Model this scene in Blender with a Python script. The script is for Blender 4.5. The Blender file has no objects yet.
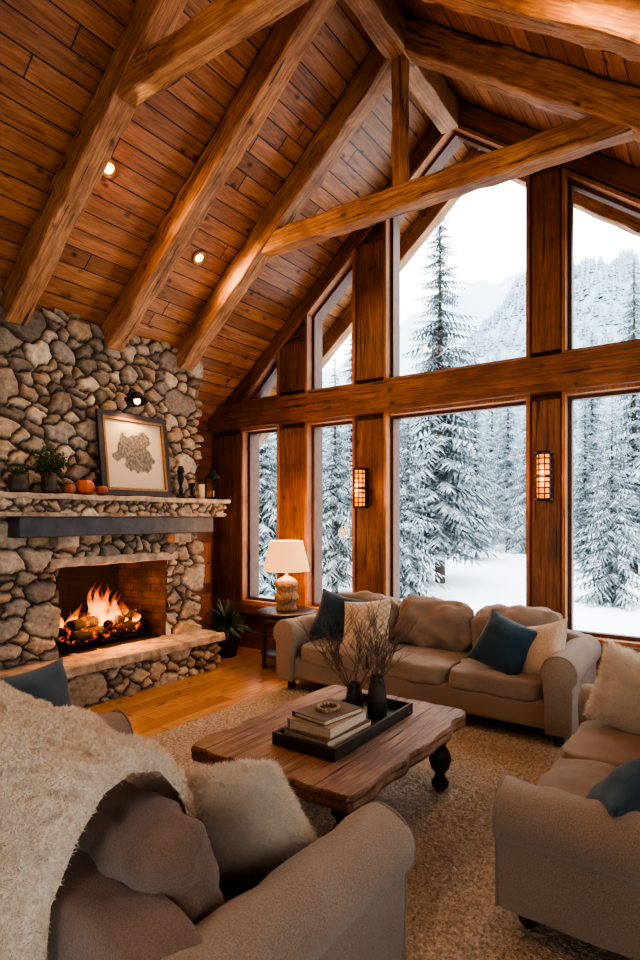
import bpy, bmesh, math, random
import numpy as np
from mathutils import Vector, Matrix, noise
random.seed(7); np.random.seed(7)
RX=-2.16; RZ=5.65; SLW=0.87; SLE=.78
XL=-5.41; XR=1.09; YN=5.36; YS=-2.4
def sl(x): return SLE if x>RX else SLW
def zc(x): return RZ-sl(x)*abs(x-RX)
def zw(x): return 5.36-(.785 if x>RX else .85)*abs(x-RX)
COL=bpy.context.scene.collection
# ---------------------------------------------------------------- materials
class NM:
    def __init__(s,name):
        s.m=bpy.data.materials.new(name); s.m.use_nodes=True
        s.t=s.m.node_tree; s.n=s.t.nodes; s.l=s.t.links
        s.b=s.n['Principled BSDF']; s.out=s.n['Material Output']
    def a(s,typ,**k):
        n=s.n.new(typ)
        for q,v in k.items(): setattr(n,q,v)
        return n
    def c(s,a,b): s.l.new(a,b)
    def coord(s,kind='Object'):
        return s.a('ShaderNodeTexCoord').outputs[kind]
    def math(s,op,a,b=None,clamp=False):
        n=s.a('ShaderNodeMath',operation=op); n.use_clamp=clamp
        for i,v in enumerate((a,b)):
            if v is None: continue
            if isinstance(v,(int,float)): n.inputs[i].default_value=v
            else: s.c(v,n.inputs[i])
        return n.outputs[0]
    def mapping(s,v,scale=(1,1,1),loc=(0,0,0)):
        n=s.a('ShaderNodeMapping'); n.inputs['Scale'].default_value=scale; n.inputs['Location'].default_value=loc
        s.c(v,n.inputs[0]); return n.outputs[0]
    def noise(s,v,scale,detail=4,rough=.55,dist=0):
        n=s.a('ShaderNodeTexNoise'); n.inputs['Scale'].default_value=scale; n.inputs['Detail'].default_value=detail
        n.inputs['Roughness'].default_value=rough; n.inputs['Distortion'].default_value=dist
        if v is not None: s.c(v,n.inputs['Vector'])
        return n.outputs['Fac']
    def ramp(s,f,stops):
        n=s.a('ShaderNodeValToRGB'); e=n.color_ramp.elements
        while len(e)<len(stops): e.new(.5)
        for i,(p,c) in enumerate(stops):
            e[i].position=p; e[i].color=(c[0],c[1],c[2],1) if not isinstance(c,(int,float)) else (c,c,c,1)
        s.c(f,n.inputs[0]); return n.outputs[0]
    def mix(s,f,a,b,bt='MIX'):
        n=s.a('ShaderNodeMix',data_type='RGBA',blend_type=bt)
        for i,v in ((0,f),(6,a),(7,b)):
            if isinstance(v,(int,float)): n.inputs[i].default_value=v
            elif isinstance(v,tuple): n.inputs[i].default_value=(v[0],v[1],v[2],1)
            else: s.c(v,n.inputs[i])
        return n.outputs[2]
    def knots(s,vec,scale,thr,lo=.08,hi=.22):
        vo=s.a('ShaderNodeTexVoronoi'); vo.inputs['Scale'].default_value=scale; s.c(vec,vo.inputs['Vector'])
        sp=s.a('ShaderNodeSeparateColor'); s.c(vo.outputs['Color'],sp.inputs[0])
        nz=s.noise(vec,6,2); d=s.math('ADD',vo.outputs['Distance'],s.math('MULTIPLY',s.math('SUBTRACT',nz,.5),.12))
        return s.math('MULTIPLY',s.ramp(d,[(lo,.9),(hi,0.0)]),s.math('GREATER_THAN',sp.outputs[0],thr))
    def bump(s,h,st=.3,d=.01):
        n=s.a('ShaderNodeBump'); n.inputs['Strength'].default_value=st; n.inputs['Distance'].default_value=d
        s.c(h,n.inputs['Height']); s.c(n.outputs[0],s.b.inputs['Normal'])
    def base(s,c,rough=.6,metal=0):
        if isinstance(c,tuple): s.b.inputs['Base Color'].default_value=(c[0],c[1],c[2],1)
        else: s.c(c,s.b.inputs['Base Color'])
        s.b.inputs['Roughness'].default_value=rough; s.b.inputs['Metallic'].default_value=metal
def M_plain(name,col,rough=.6,metal=0,var=.25,scale=12,bump=0.15,dist=.004):
    k=NM(name); v=k.coord(); f=k.noise(v,scale,5)
    d=tuple(x*(1-var) for x in col); l=tuple(min(1,x*(1+var)) for x in col)
    k.base(k.ramp(f,[(.3,d),(.7,l)]),rough,metal)
    if bump: k.bump(k.noise(v,scale*4,4),bump,dist)
    return k.m
def M_emit(name,col,st):
    k=NM(name); k.base(col,.5)
    k.b.inputs['Emission Color'].default_value=(*col,1); k.b.inputs['Emission Strength'].default_value=st
    return k.m
def M_wood(name,dark,mid,light,axis=0,rough=.55,knots=True,gs=1.0,crack=.85,bmp=.45,kthr=.66):
    k=NM(name); v=k.coord()
    oi=k.a('ShaderNodeObjectInfo'); add=k.a('ShaderNodeVectorMath',operation='ADD'); k.c(v,add.inputs[0])
    r=k.math('MULTIPLY',oi.outputs['Random'],37.0); cx=k.a('ShaderNodeCombineXYZ')
    for i in range(3): k.c(r,cx.inputs[i])
    k.c(cx.outputs[0],add.inputs[1]); v=add.outputs[0]
    sc=[22*gs]*3; sc[axis]=1.1*gs
    g=k.noise(k.mapping(v,tuple(sc)),1.6,8,.68,1.3)
    col=k.ramp(g,[(.32,dark),(.47,mid),(.66,light)])
    b=k.noise(v,2.2,5,.65); col=k.mix(k.ramp(b,[(.4,0.0),(.68,.7)]),col,dark)
    if knots:
        ks=[6.5]*3; ks[axis]=4.5
        kd=k.knots(k.mapping(v,tuple(ks)),.9,kthr,.05,.17)
        col=k.mix(kd,col,tuple(x*.4 for x in dark))
    h=g
    if crack:
        cs=[30.0]*3; cs[axis]=1.0
        cr=k.noise(k.mapping(v,tuple(cs)),1,3,.6); cm=k.ramp(cr,[(.34,crack),(.38,0.0)])
        col=k.mix(cm,col,tuple(x*.25 for x in dark)); h=k.math('SUBTRACT',g,cm)
    k.base(col,rough); k.bump(h,bmp,.008)
    return k.m
def M_plank(name,dark,mid,light,wax,lax,width,length=2.4,rough=.5,gap=.035,knots=True):
    k=NM(name); v=k.coord(); sp=k.a('ShaderNodeSeparateXYZ'); k.c(v,sp.inputs[0])
    u=k.math('DIVIDE',sp.outputs[wax],width); w=sp.outputs[lax]
    iu=k.math('FLOOR',u); fu=k.math('FRACT',u)
    wn=k.a('ShaderNodeTexWhiteNoise',noise_dimensions='1D'); k.c(iu,wn.inputs['W'])
    w2=k.math('ADD',k.math('DIVIDE',w,length),k.math('MULTIPLY',wn.outputs[0],9.0))
    iw=k.math('FLOOR',w2); fw=k.math('FRACT',w2)
    wn2=k.a('ShaderNodeTexWhiteNoise',noise_dimensions='2D'); cb=k.a('ShaderNodeCombineXYZ'); k.c(iu,cb.inputs[0]); k.c(iw,cb.inputs[1]); k.c(cb.outputs[0],wn2.inputs['Vector'])
    rnd=wn2.outputs[0]
    gv=k.a('ShaderNodeCombineXYZ'); k.c(k.math('MULTIPLY',u,width*18),gv.inputs[0]); k.c(k.math('MULTIPLY',w,1.4),gv.inputs[1]); k.c(k.math('MULTIPLY',rnd,50),gv.inputs[2])
    g=k.noise(gv.outputs[0],1.5,8,.66,1.4)
    col=k.ramp(g,[(.28,dark),(.46,mid),(.68,light)])
    col=k.mix(k.math('MULTIPLY',rnd,.55),col,dark)
    if knots:
        kv=k.a('ShaderNodeCombineXYZ'); k.c(k.math('MULTIPLY',u,width*10),kv.inputs[0]); k.c(k.math('MULTIPLY',w,7),kv.inputs[1]); k.c(k.math('MULTIPLY',rnd,20),kv.inputs[2])
        col=k.mix(k.knots(kv.outputs[0],.8,.35,.07,.24),col,tuple(x*.35 for x in dark))
    e=k.math('MINIMUM',fu,k.math('SUBTRACT',1.0,fu)); gm=k.math('LESS_THAN',e,gap)
    e2=k.math('LESS_THAN',fw,.004); gm=k.math('MAXIMUM',gm,e2)
    col=k.mix(gm,col,tuple(x*.22 for x in dark))
    k.base(col,rough)
    hb=k.math('SUBTRACT',k.math('MULTIPLY',g,.3),k.math('MULTIPLY',k.math('LESS_THAN',e,gap*1.6),1.0)); k.bump(hb,.6,.008)
    return k.m
def M_fabric(name,col,var=.12,weave=230,rough=.95,sheen=.3,tr=0,check=0):
    k=NM(name); v=k.coord()
    a=k.noise(v,4,3); col2=k.ramp(a,[(.3,tuple(x*(1-var) for x in col)),(.7,tuple(min(1,x*(1+var)) for x in col))])
    f=k.noise(k.mapping(v,(1,1,1)),weave,2,.8)
    col2=k.mix(.5,col2,k.ramp(f,[(.35,tuple(x*.5 for x in col)),(.65,tuple(min(1,x*1.5) for x in col))]))
    if check:
        mp=k.a('ShaderNodeMapping'); mp.inputs['Rotation'].default_value=(0,0,.785); mp.inputs['Scale'].default_value=(check,check,.01); k.c(v,mp.inputs[0])
        vo=k.a('ShaderNodeTexVoronoi'); vo.inputs['Scale'].default_value=1; vo.inputs['Randomness'].default_value=.1; k.c(mp.outputs[0],vo.inputs['Vector'])
        col2=k.mix(k.ramp(vo.outputs['Distance'],[(.3,.0),(.5,.5)]),col2,tuple(x*.45 for x in col))
    k.base(col2,rough); k.b.inputs['Sheen Weight'].default_value=sheen
    k.bump(f,.7,.005)
    if tr:
        t=k.a('ShaderNodeBsdfTranslucent'); t.inputs[0].default_value=(*col,1); m=k.a('ShaderNodeMixShader'); m.inputs[0].default_value=tr
        k.c(k.b.outputs[0],m.inputs[1]); k.c(t.outputs[0],m.inputs[2]); k.c(m.outputs[0],k.out.inputs[0])
    return k.m
def M_stone():
    k=NM('field_stone'); v=k.coord(); at=k.a('ShaderNodeAttribute',attribute_name='Col')
    n=k.noise(v,26,7,.7); n2=k.noise(v,6,4)
    c=k.mix(.8,at.outputs['Color'],k.ramp(n,[(.25,.45),(.7,1.3)]),'MULTIPLY')
    c=k.mix(.5,c,k.ramp(n2,[(.3,(.68,.6,.5)),(.7,(1.15,1.05,.92))]),'MULTIPLY')
    k.base(c,.85); k.bump(n,.8,.016); return k.m
def M_glass():
    k=NM('window_glass'); k.n.remove(k.b)
    t=k.a('ShaderNodeBsdfTransparent'); t.inputs[0].default_value=(.97,.99,1,1)
    g=k.a('ShaderNodeBsdfGlossy'); g.inputs['Roughness'].default_value=.02
    m=k.a('ShaderNodeMixShader'); m.inputs[0].default_value=.015
    k.c(t.outputs[0],m.inputs[1]); k.c(g.outputs[0],m.inputs[2]); k.c(m.outputs[0],k.out.inputs[0]); return k.m
WD=(.11,.038,.012)
m_beam=M_wood('pine_beam',(.13,.05,.017),(.38,.175,.067),(.61,.335,.145),bmp=.7,kthr=.55)
m_trim=M_wood('window_timber',(.075,.027,.009),(.19,.07,.023),(.33,.13,.045))
m_trimv=M_wood('window_timber_vertical',(.075,.027,.009),(.19,.07,.023),(.33,.13,.045),axis=2)
m_ceil=M_plank('ceiling_boards',WD,(.36,.15,.05),(.56,.27,.1),0,1,.15,2.6,.45)
m_floor=M_plank('floor_boards',(.2,.085,.027),(.46,.235,.085),(.62,.36,.155),0,1,.14,2.0,.3,.012)
m_wallX=M_plank('wall_boards_x',WD,(.22,.085,.028),(.34,.14,.05),2,0,.16,2.4)
m_wallY=M_plank('wall_boards_y',WD,(.22,.085,.028),(.34,.14,.05),2,1,.16,2.4)
m_stone=M_stone(); m_glass=M_glass()
m_slab=M_plain('mantel_stone',(.42,.32,.225),.8,var=.45,scale=9,bump=.7,dist=.012)
m_mbeam=M_plain('blackened_timber',(.05,.052,.058),.5,var=.4,scale=7,bump=.5,dist=.006)
m_sofa=M_fabric('linen_taupe',(.27,.2,.143))
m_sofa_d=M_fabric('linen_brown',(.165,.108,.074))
m_teal=M_fabric('teal_fabric',(.010,.042,.062),.25)
m_cream=M_fabric('cream_fabric',(.5,.39,.28),.15,150)
m_pat=M_fabric('patterned_cream_fabric',(.56,.45,.33),.15,150,check=26)
m_sherpa=M_fabric('sherpa',(.84,.71,.56),.06,90,sheen=.2,tr=.3)
m_fur=M_fabric('cream_fur',(.86,.73,.58),.06,200,sheen=.2,tr=.3)
m_dark=M_plain('dark_walnut',(.03,.014,.008),.4,scale=10)
m_black=M_plain('black_iron',(.012,.012,.013),.45,.6,bump=.1)
m_tray=M_plain('weathered_black_wood',(.04,.033,.028),.55,var=.5,scale=18)
m_table=M_wood('rustic_slab',(.09,.038,.018),(.28,.15,.08),(.46,.29,.175),axis=1,rough=.5,gs=1.1,crack=.95,bmp=1.0,kthr=.5)
m_gold=M_plain('antique_gold',(.26,.13,.045),.4,.5,scale=20)
m_paper=M_plain('pages',(.6,.5,.36),.9,var=.08,scale=60)
m_leaf=M_plain('leaf_green',(.04,.09,.025),.5,var=.5,scale=9,bump=0)
m_twig=M_plain('dry_twig',(.11,.07,.045),.8,bump=0)
m_bark=M_plain('bark',(.06,.045,.035),.9,bump=0)
m_snow=M_plain('snow',(.78,.83,.9),.7,var=.05,scale=.6,bump=.3,dist=.05)
# ---------------------------------------------------------------- geometry helpers
def link(o,parent=None):
    COL.objects.link(o)
    if parent: o.parent=parent
    return o
def empty(name,loc=(0,0,0),rz=0):
    e=bpy.data.objects.new(name,None); e.location=loc; e.rotation_euler=(0,0,rz); e.empty_display_size=.1; COL.objects.link(e); return e
def mesh_obj(name,verts,faces,mat=None,parent=None,smooth=False,loc=(0,0,0),rot=(0,0,0)):
    me=bpy.data.meshes.new(name); me.from_pydata([tuple(v) for v in verts],[],faces); me.update()
    if smooth: me.polygons.foreach_set('use_smooth',[True]*len(me.polygons))
    o=bpy.data.objects.new(name,me); o.location=loc; o.rotation_euler=rot
    if mat: me.materials.append(mat)
    return link(o,parent)
def bm_obj(name,bm,mat=None,parent=None,smooth=False,loc=(0,0,0),rot=(0,0,0)):
    me=bpy.data.meshes.new(name); bm.to_mesh(me); bm.free()
    if smooth: me.polygons.foreach_set('use_smooth',[True]*len(me.polygons))
    o=bpy.data.objects.new(name,me); o.location=loc; o.rotation_euler=rot
    if mat: me.materials.append(mat)
    return link(o,parent)
def bevel(o,w=.01,s=2):
    m=o.modifiers.new('b','BEVEL'); m.width=w; m.segments=s; m.limit_method='ANGLE'; return o
def box(name,c,d,mat,parent=None,bv=0,rot=(0,0,0)):
    x,y,z=[a/2 for a in d]
    vs=[(i*x,j*y,k*z) for i in(-1,1) for j in(-1,1) for k in(-1,1)]
    fs=[(0,1,3,2),(4,6,7,5),(0,4,5,1),(2,3,7,6),(0,2,6,4),(1,5,7,3)]
    o=mesh_obj(name,vs,fs,mat,parent,loc=c,rot=rot)
    if bv: bevel(o,bv)
    return o
def rings_obj(name,rings,mat,parent=None,smooth=False,caps=True,loc=(0,0,0),rot=(0,0,0)):
    n=len(rings[0]); vs=[p for r in rings for p in r]; fs=[]
    for i in range(len(rings)-1):
        for j in range(n):
            a=i*n+j; b=i*n+(j+1)%n; fs.append((a,b,b+n,a+n))
    if caps:
        fs.append(tuple(range(n-1,-1,-1))); fs.append(tuple(range((len(rings)-1)*n,len(rings)*n)))
    return mesh_obj(name,vs,fs,mat,parent,smooth,loc,rot)
def lathe(name,prof,mat,parent=None,seg=32,loc=(0,0,0),rot=(0,0,0),smooth=True,jit=0):
    rings=[]
    for r,z in prof:
        rings.append([((r+jit*noise.noise(Vector((math.cos(t)*6,math.sin(t)*6,z*40))))*math.cos(t),(r+jit*noise.noise(Vector((math.cos(t)*6,math.sin(t)*6,z*40+9))))*math.sin(t),z) for t in [2*math.pi*k/seg for k in range(seg)]])
    return rings_obj(name,rings,mat,parent,smooth,True,loc,rot)
def beam(name,p0,p1,w,h,mat,parent=None,j=.006,seed=None,bv=.014):
    p0=Vector(p0);p1=Vector(p1); L=(p1-p0).length; X=(p1-p0).normalized()
    up=Vector((0,0,1)) if abs(X.z)<.95 else Vector((0,1,0))
    Y=up.cross(X).normalized(); Z=X.cross(Y)
    n=max(2,int(L/.12)); rings=[]
    for i in range(n+1):
        x=L*i/n; r=[]
        for a,b in((-1,-1),(1,-1),(1,1),(-1,1)):
            r.append((x,a*w/2+random.uniform(-j,j),b*h/2+random.uniform(-j,j)))
        rings.append(r)
    o=rings_obj(name,rings,mat,None)
    o.matrix_world=Matrix.Translation(p0)@Matrix((X,Y,Z)).transposed().to_4x4()
    if parent:
        mw=o.matrix_world.copy(); pm=Matrix.Translation(parent.location)@parent.rotation_euler.to_matrix().to_4x4()
        o.parent=parent; o.matrix_local=pm.inverted()@mw
    bevel(o,bv,2); return o
def tube(name,pts,r,mat,parent=None,loc=(0,0,0),r2=None,cyc=False,res=3):
    cu=bpy.data.curves.new(name,'CURVE'); cu.dimensions='3D'; cu.bevel_depth=1.0; cu.bevel_resolution=res
    if pts and not isinstance(pts[0][0],(tuple,list,Vector)): pts=[pts]
    for pl in pts:
        s=cu.splines.new('POLY'); s.points.add(len(pl)-1)
        for i,p in enumerate(pl):
            s.points[i].co=(*p[:3],1)
            s.points[i].radius=(p[3] if len(p)>3 else (r if r2 is None else r+(r2-r)*i/(len(pl)-1)))
        s.use_cyclic_u=cyc
    cu.use_fill_caps=True; cu.materials.append(mat)
    o=bpy.data.objects.new(name,cu); o.location=loc; return link(o,parent)
def grid(name,P,mat,parent=None,mask=None,col=None,loc=(0,0,0),smooth=True):
    a,b=P.shape[:2]; idx=np.arange(a*b).reshape(a,b)
    f=np.stack([idx[:-1,:-1],idx[1:,:-1],idx[1:,1:],idx[:-1,1:]],-1)
    if mask is not None: f=f[mask]
    f=f.reshape(-1,4)
    me=bpy.data.meshes.new(name); me.from_pydata(P.reshape(-1,3).tolist(),[],f.tolist()); me.update()
    if smooth: me.polygons.foreach_set('use_smooth',[True]*len(me.polygons))
    if col is not None:
        at=me.color_attributes.new('Col','FLOAT_COLOR','POINT'); at.data.foreach_set('color',col.reshape(-1).astype(np.float32))
    me.materials.append(mat); o=bpy.data.objects.new(name,me); o.location=loc; return link(o,parent)
def cushion(name,size,mat,parent,loc,rot=(0,0,0),puff=.25,k=7,wr=.006,n=18,sub=True,seed=0):
    bm=bmesh.new(); bmesh.ops.create_cube(bm,size=2); bmesh.ops.subdivide_edges(bm,edges=bm.edges,cuts=n,use_grid_fill=True)
    w,d,h=[s/2 for s in size]
    for v in bm.verts:
        x,y,z=v.co; r=(abs(x)**k+abs(y)**k+abs(z)**k)**(-1/k); x*=r;y*=r;z*=r
        z*=1+puff*max(0,1-x*x)*max(0,1-y*y)
        p=Vector((x*w,y*d,z*h)); nz=noise.noise(p*7+Vector((seed*3.1,0,0)))*wr*1.6+noise.noise(p*19+Vector((0,seed,0)))*wr*.6-abs(noise.noise(Vector((p.x*6,p.y*13,p.z*9+seed))))*wr*.9
        p+=Vector((x,y,z)).normalized()*nz; v.co=p
    o=bm_obj(name,bm,mat,parent,True,loc,rot)
    return o
def pillow(name,size,mat,parent,loc,rot=(0,0,0),n=16,seed=0,wr=.012):
    bm=bmesh.new(); bmesh.ops.create_cube(bm,size=2); bmesh.ops.subdivide_edges(bm,edges=bm.edges,cuts=n,use_grid_fill=True)
    w,d,h=[s/2 for s in size]
    for v in bm.verts:
        x,y,z=v.co; t=(max(0,1-abs(x)**2.6)*max(0,1-abs(y)**2.6))**.55
        X=x*(1-.09*(1-y**2)); Y=y*(1-.09*(1-x**2)); Z=z*(t+.04)
        p=Vector((X*w,Y*d,Z*h)); nz=noise.noise(p*6+Vector((seed*5.3,1,0)))*wr*t*1.8+noise.noise(p*16+Vector((seed,2,0)))*wr*.6
        v.co=p+Vector((0,0,1 if z>0 else -1))*nz
    return bm_obj(name,bm,mat,parent,True,loc,rot)
def hairs(obj,n,length,rad,mat,name,seed=1,lean=.5,cl=22):
    me=obj.data; nv=len(me.polygons); rng=random.Random(seed); vs=[];fs=[]
    areas=[p.area for p in me.polygons]; ch=rng.choices(range(nv),weights=areas,k=n)
    for i in ch:
        p=me.polygons[i]; q=[me.vertices[v].co for v in p.vertices]
        a=rng.random();b=rng.random()
        c=(q[0]*(1-a)+q[1]*a)*(1-b)+(q[3 if len(q)>3 else 2]*(1-a)+q[2]*a)*b
        nzz=Vector((noise.noise(c*cl),noise.noise(c*cl+Vector((5,0,0))),noise.noise(c*cl+Vector((0,5,0)))))
        d=(p.normal+nzz*lean*2+Vector((rng.uniform(-1,1),rng.uniform(-1,1),rng.uniform(-1,1)))*lean*.5).normalized()
        s=d.orthogonal().normalized(); s.rotate(Matrix.Rotation(rng.random()*6.28,3,d)); L=length*rng.uniform(.6,1.2)
        k=len(vs); mid=c+d*L*.6+s.cross(d)*L*.15
        vs+= [c-s*rad-d*.003,c+s*rad-d*.003,mid+s*rad*.8,mid-s*rad*.8,c+d*L+s.cross(d)*L*.45]
        fs+= [(k,k+1,k+2,k+3),(k+3,k+2,k+4)]
    o=mesh_obj(name,vs,fs,mat,obj,True); return o
# ---------------------------------------------------------------- room shell
box('floor',((XL+XR)/2,(YN+YS)/2,-.06),(XR-XL+.5,YN-YS+.5,.12),m_floor)
YO=6.25
def slope(name,side,parent):
    SL=SLE if side>0 else SLW
    L=3.95/math.cos(math.atan(SL)); y0,y1=YS-.3,YO
    o=box(name,(L/2,0,0),(L,y1-y0,.14),m_ceil)
    for v in o.data.vertices: v.co+=Vector((L/2,0,.07))
    an=math.atan(SL)
    o.location=(RX,(y0+y1)/2,RZ)
    if side>0: o.rotation_euler=(0,an,0)
    else:
        for v in o.data.vertices: v.co.x*=-1
        o.data.flip_normals(); o.rotation_euler=(0,-an,0)
    o.parent=parent
ce=empty('ceiling'); slope('ceiling_slope_west',-1,ce); slope('ceiling_slope_east',1,ce)
for s,xe in((-1,XL-.6),(1,XR+.6)): beam('overhang_rafter',(xe,YO-.12,zc(xe)-.13),(RX,YO-.12,RZ-.13),.15,.2,m_beam,ce)
box('wall_west',(XL-.1,(YN+YS)/2,1.41),(.2,YN-YS,2.8),m_wallY)
def poly_wall(name,outline,holes,y0,y1,mat,parent=None):
    bm=bmesh.new()
    def loop(pts):
        vs=[bm.verts.new((x,y0,z)) for x,z in pts]
        return [bm.edges.new((vs[i],vs[(i+1)%len(vs)])) for i in range(len(vs))]
    ed=loop(outline)
    for h in holes: ed+=loop(h)
    bmesh.ops.triangle_fill(bm,edges=ed,use_beauty=True)
    r=bmesh.ops.extrude_face_region(bm,geom=bm.faces[:])
    for v in [g for g in r['geom'] if isinstance(g,bmesh.types.BMVert)]: v.co.y=y1
    bmesh.ops.recalc_face_normals(bm,faces=bm.faces)
    return bm_obj(name,bm,mat,parent)
gab=[(XL-.2,0),(XR+.2,0),(XR+.2,zc(XR+.2)-.01),(RX,RZ-.01),(XL-.2,zc(XL-.2)-.01)]
def rect(a,b,c,d): return [(a,c),(b,c),(b,d),(a,d)]
fill_sw=[rect(-4.6,-3.2,.7,2.4),rect(-1.3,.6,.6,2.5)]  # openings added in the unseen south wall to let in fill light
poly_wall('wall_south',gab,fill_sw,YS-.2,YS,m_wallX)
fill_ew=[rect(-1.4,.1,.7,2.4),rect(2.3,4.4,.6,2.5)]  # east openings, also added out of view to brighten the interior
we=poly_wall('wall_east',rect(YS,YN,0,zc(XR)-.02),fill_ew,-.2,0,m_wallX)
we.rotation_euler=(0,0,math.radians(90)); we.location=(XR,0,0)
Z0,Z1,Z2=.58,2.65,3.03
cols=[(-4.86,-4.32),(-3.88,-3.28),(-2.87,-1.46),(-1.13,-.42),(-.0,.54)]
lows=[[(a,Z0),(b,Z0),(b,Z1),(a,Z1)] for a,b in cols]
ups=[]
for i,(a,b) in enumerate(cols):
    if i==2: ups.append([(a,Z2),(b,Z2),(b,zw(b)),(RX,zw(RX)),(a,zw(a))])
    elif i==0: ups.append([(a+.02,Z2),(b,Z2),(b,zw(b))])
    else: ups.append([(a,Z2),(b,Z2),(b,zw(b)),(a,zw(a))])
wn=empty('wall_north',(0,YN,0))
w_=poly_wall('gable_panel',gab,lows+ups,0.02,.22,m_wallX,wn)
def vpost(name,x0,x1,z0,z1,th=.1,y=-.04,mat=None):
    o=box(name,((x0+x1)/2,y+.02,(z0+z1)/2),(x1-x0,th,z1-z0),mat or m_trimv,wn,.01); return o
gx=[(-5.40,-4.90),(-4.28,-3.92),(-3.24,-2.91),(-1.42,-1.17),(-.38,-.04),(.58,1.08)]
for i,(a,b) in enumerate(gx):
    top=min(zw(a),zw(b)) if i not in(0,5) else Z2
    vpost('post_%d'%i,a,b,0.0,Z1-.02,.1,-.03)
    if i not in (0,5): vpost('upper_post_%d'%i,a,b,Z2+.02,top+.05,.1,-.03)
beam('header',(XL+.01,YN-.05,(Z1+Z2)/2),(XR-.01,YN-.05,(Z1+Z2)/2),.17,Z2-Z1-.06,m_trim,wn,.004)
beam('sill_rail',(XL+.01,YN-.05,Z0-.09),(XR-.01,YN-.05,Z0-.09),.14,.12,m_trim,wn,.003)
for s,xe in((-1,XL+.02),(1,XR-.02)):
    off=.125
    beam('gable_rafter_%d'%s,(xe,YN-.025,zc(xe)-off),(RX,YN-.025,RZ-off),.09,.17,m_trim,wn,.004)
def inset(poly,d):
    n=len(poly); ar=sum(poly[i][0]*poly[(i+1)%n][1]-poly[(i+1)%n][0]*poly[i][1] for i in range(n))
    P=poly if ar>0 else poly[::-1]; ls=[]
    for i in range(n):
        a=Vector(P[i]);b=Vector(P[(i+1)%n]); t=(b-a).normalized(); nn=Vector((-t.y,t.x)); ls.append((a+nn*d,t))
    out=[]
    for i in range(n):
        (p,t),(q,u)=ls[i-1],ls[i]
        den=t.x*u.y-t.y*u.x; s=((q-p).x*u.y-(q-p).y*u.x)/den; r=p+t*s; out.append((r.x,r.y))
    return P,out
WI=[0]
def window(poly,loc=(0,YN,0),rz=0):
    WI[0]+=1
    e=empty('window_%d'%WI[0],loc,rz)
    o,_=inset(poly,0); _,a=inset(o,-.03); _,b=inset(o,.03)
    def ring(name,A,B,y0,y1,mat):
        n=len(A); vs=[(x,y0,z) for x,z in A]+[(x,y0,z) for x,z in B]+[(x,y1,z) for x,z in A]+[(x,y1,z) for x,z in B]; fs=[]
        for i in range(n):
            j=(i+1)%n; fs+=[(i,j,n+j,n+i),(2*n+i,3*n+i,3*n+j,2*n+j),(i,2*n+i,2*n+j,j),(n+i,n+j,3*n+j,3*n+i)]
        return mesh_obj(name,vs,fs,mat,e)
    ring('casing',a,o,-.075,.03,m_wlight); ring('sash',o,b,.03,.10,m_wdark)
    ring('jamb',o,inset(o,.004)[1],.09,.225,m_wdark)
    _,g=inset(o,.025); n=len(g)
    mesh_obj('glass',[(x,.07,z) for x,z in g],[tuple(range(n))],m_glass,e)
m_wlight=M_wood('window_casing_wood',(.17,.06,.018),(.38,.15,.05),(.52,.23,.085),axis=2,crack=0,knots=False)
m_wdark=M_plain('window_sash_wood',(.12,.045,.016),.5)
for i,p in enumerate(lows+ups): window(p)
for p in fill_ew: window(p,(XR,0,0),math.radians(-90)) if False else window([(x,z) for x,z in p],(XR,0,0),math.radians(90))  # glazing for the added east fill-light openings
for p in fill_sw: window([(-x,z) for x,z in p],(0,YS,0),math.pi)  # glazing for the added south fill-light openings
box('baseboard_north',((XL+XR)/2,YN-.03,.08),(XR-XL-.02,.05,.16),m_trim)
# roof trusses
def truss(y,tie,nm='roof_truss',yw=.175,zt=4.17):
    e=empty(nm,(RX,y,RZ-1))
    h=.22
    for s,xe in((-1,XL+.0),(1,XR-.0)):
        off=h/2/math.cos(math.atan(sl(xe)))+.005
        if s<0 and 2.2<y<4.6: xe=-4.76
        beam('rafter_%s'%('w' if s<0 else 'e'),(xe,y,zc(xe)-off),(RX-s*.02,y,RZ-off),yw,h,m_beam,e,.011)
    if tie:
        beam('collar_tie',(RX-(RZ-.24-zt)/SLW,y-.0,zt),(RX+(RZ-.28-zt)/SLE+.16,y,zt-.01),yw*.85,.18,m_beam,e,.010)
        beam('king_post',(RX,y,zt+.09),(RX,y,RZ-.25),.11,.11,m_beam,e)
truss(4.22,True); truss(3.35,False); truss(2.42,True,zt=4.44); truss(1.5,False); truss(.4,True); truss(-1.0,False)
beam('ridge_beam',(RX,YS,RZ-.24),(RX,YN-.1,RZ-.24),.18,.24,m_beam)
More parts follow.
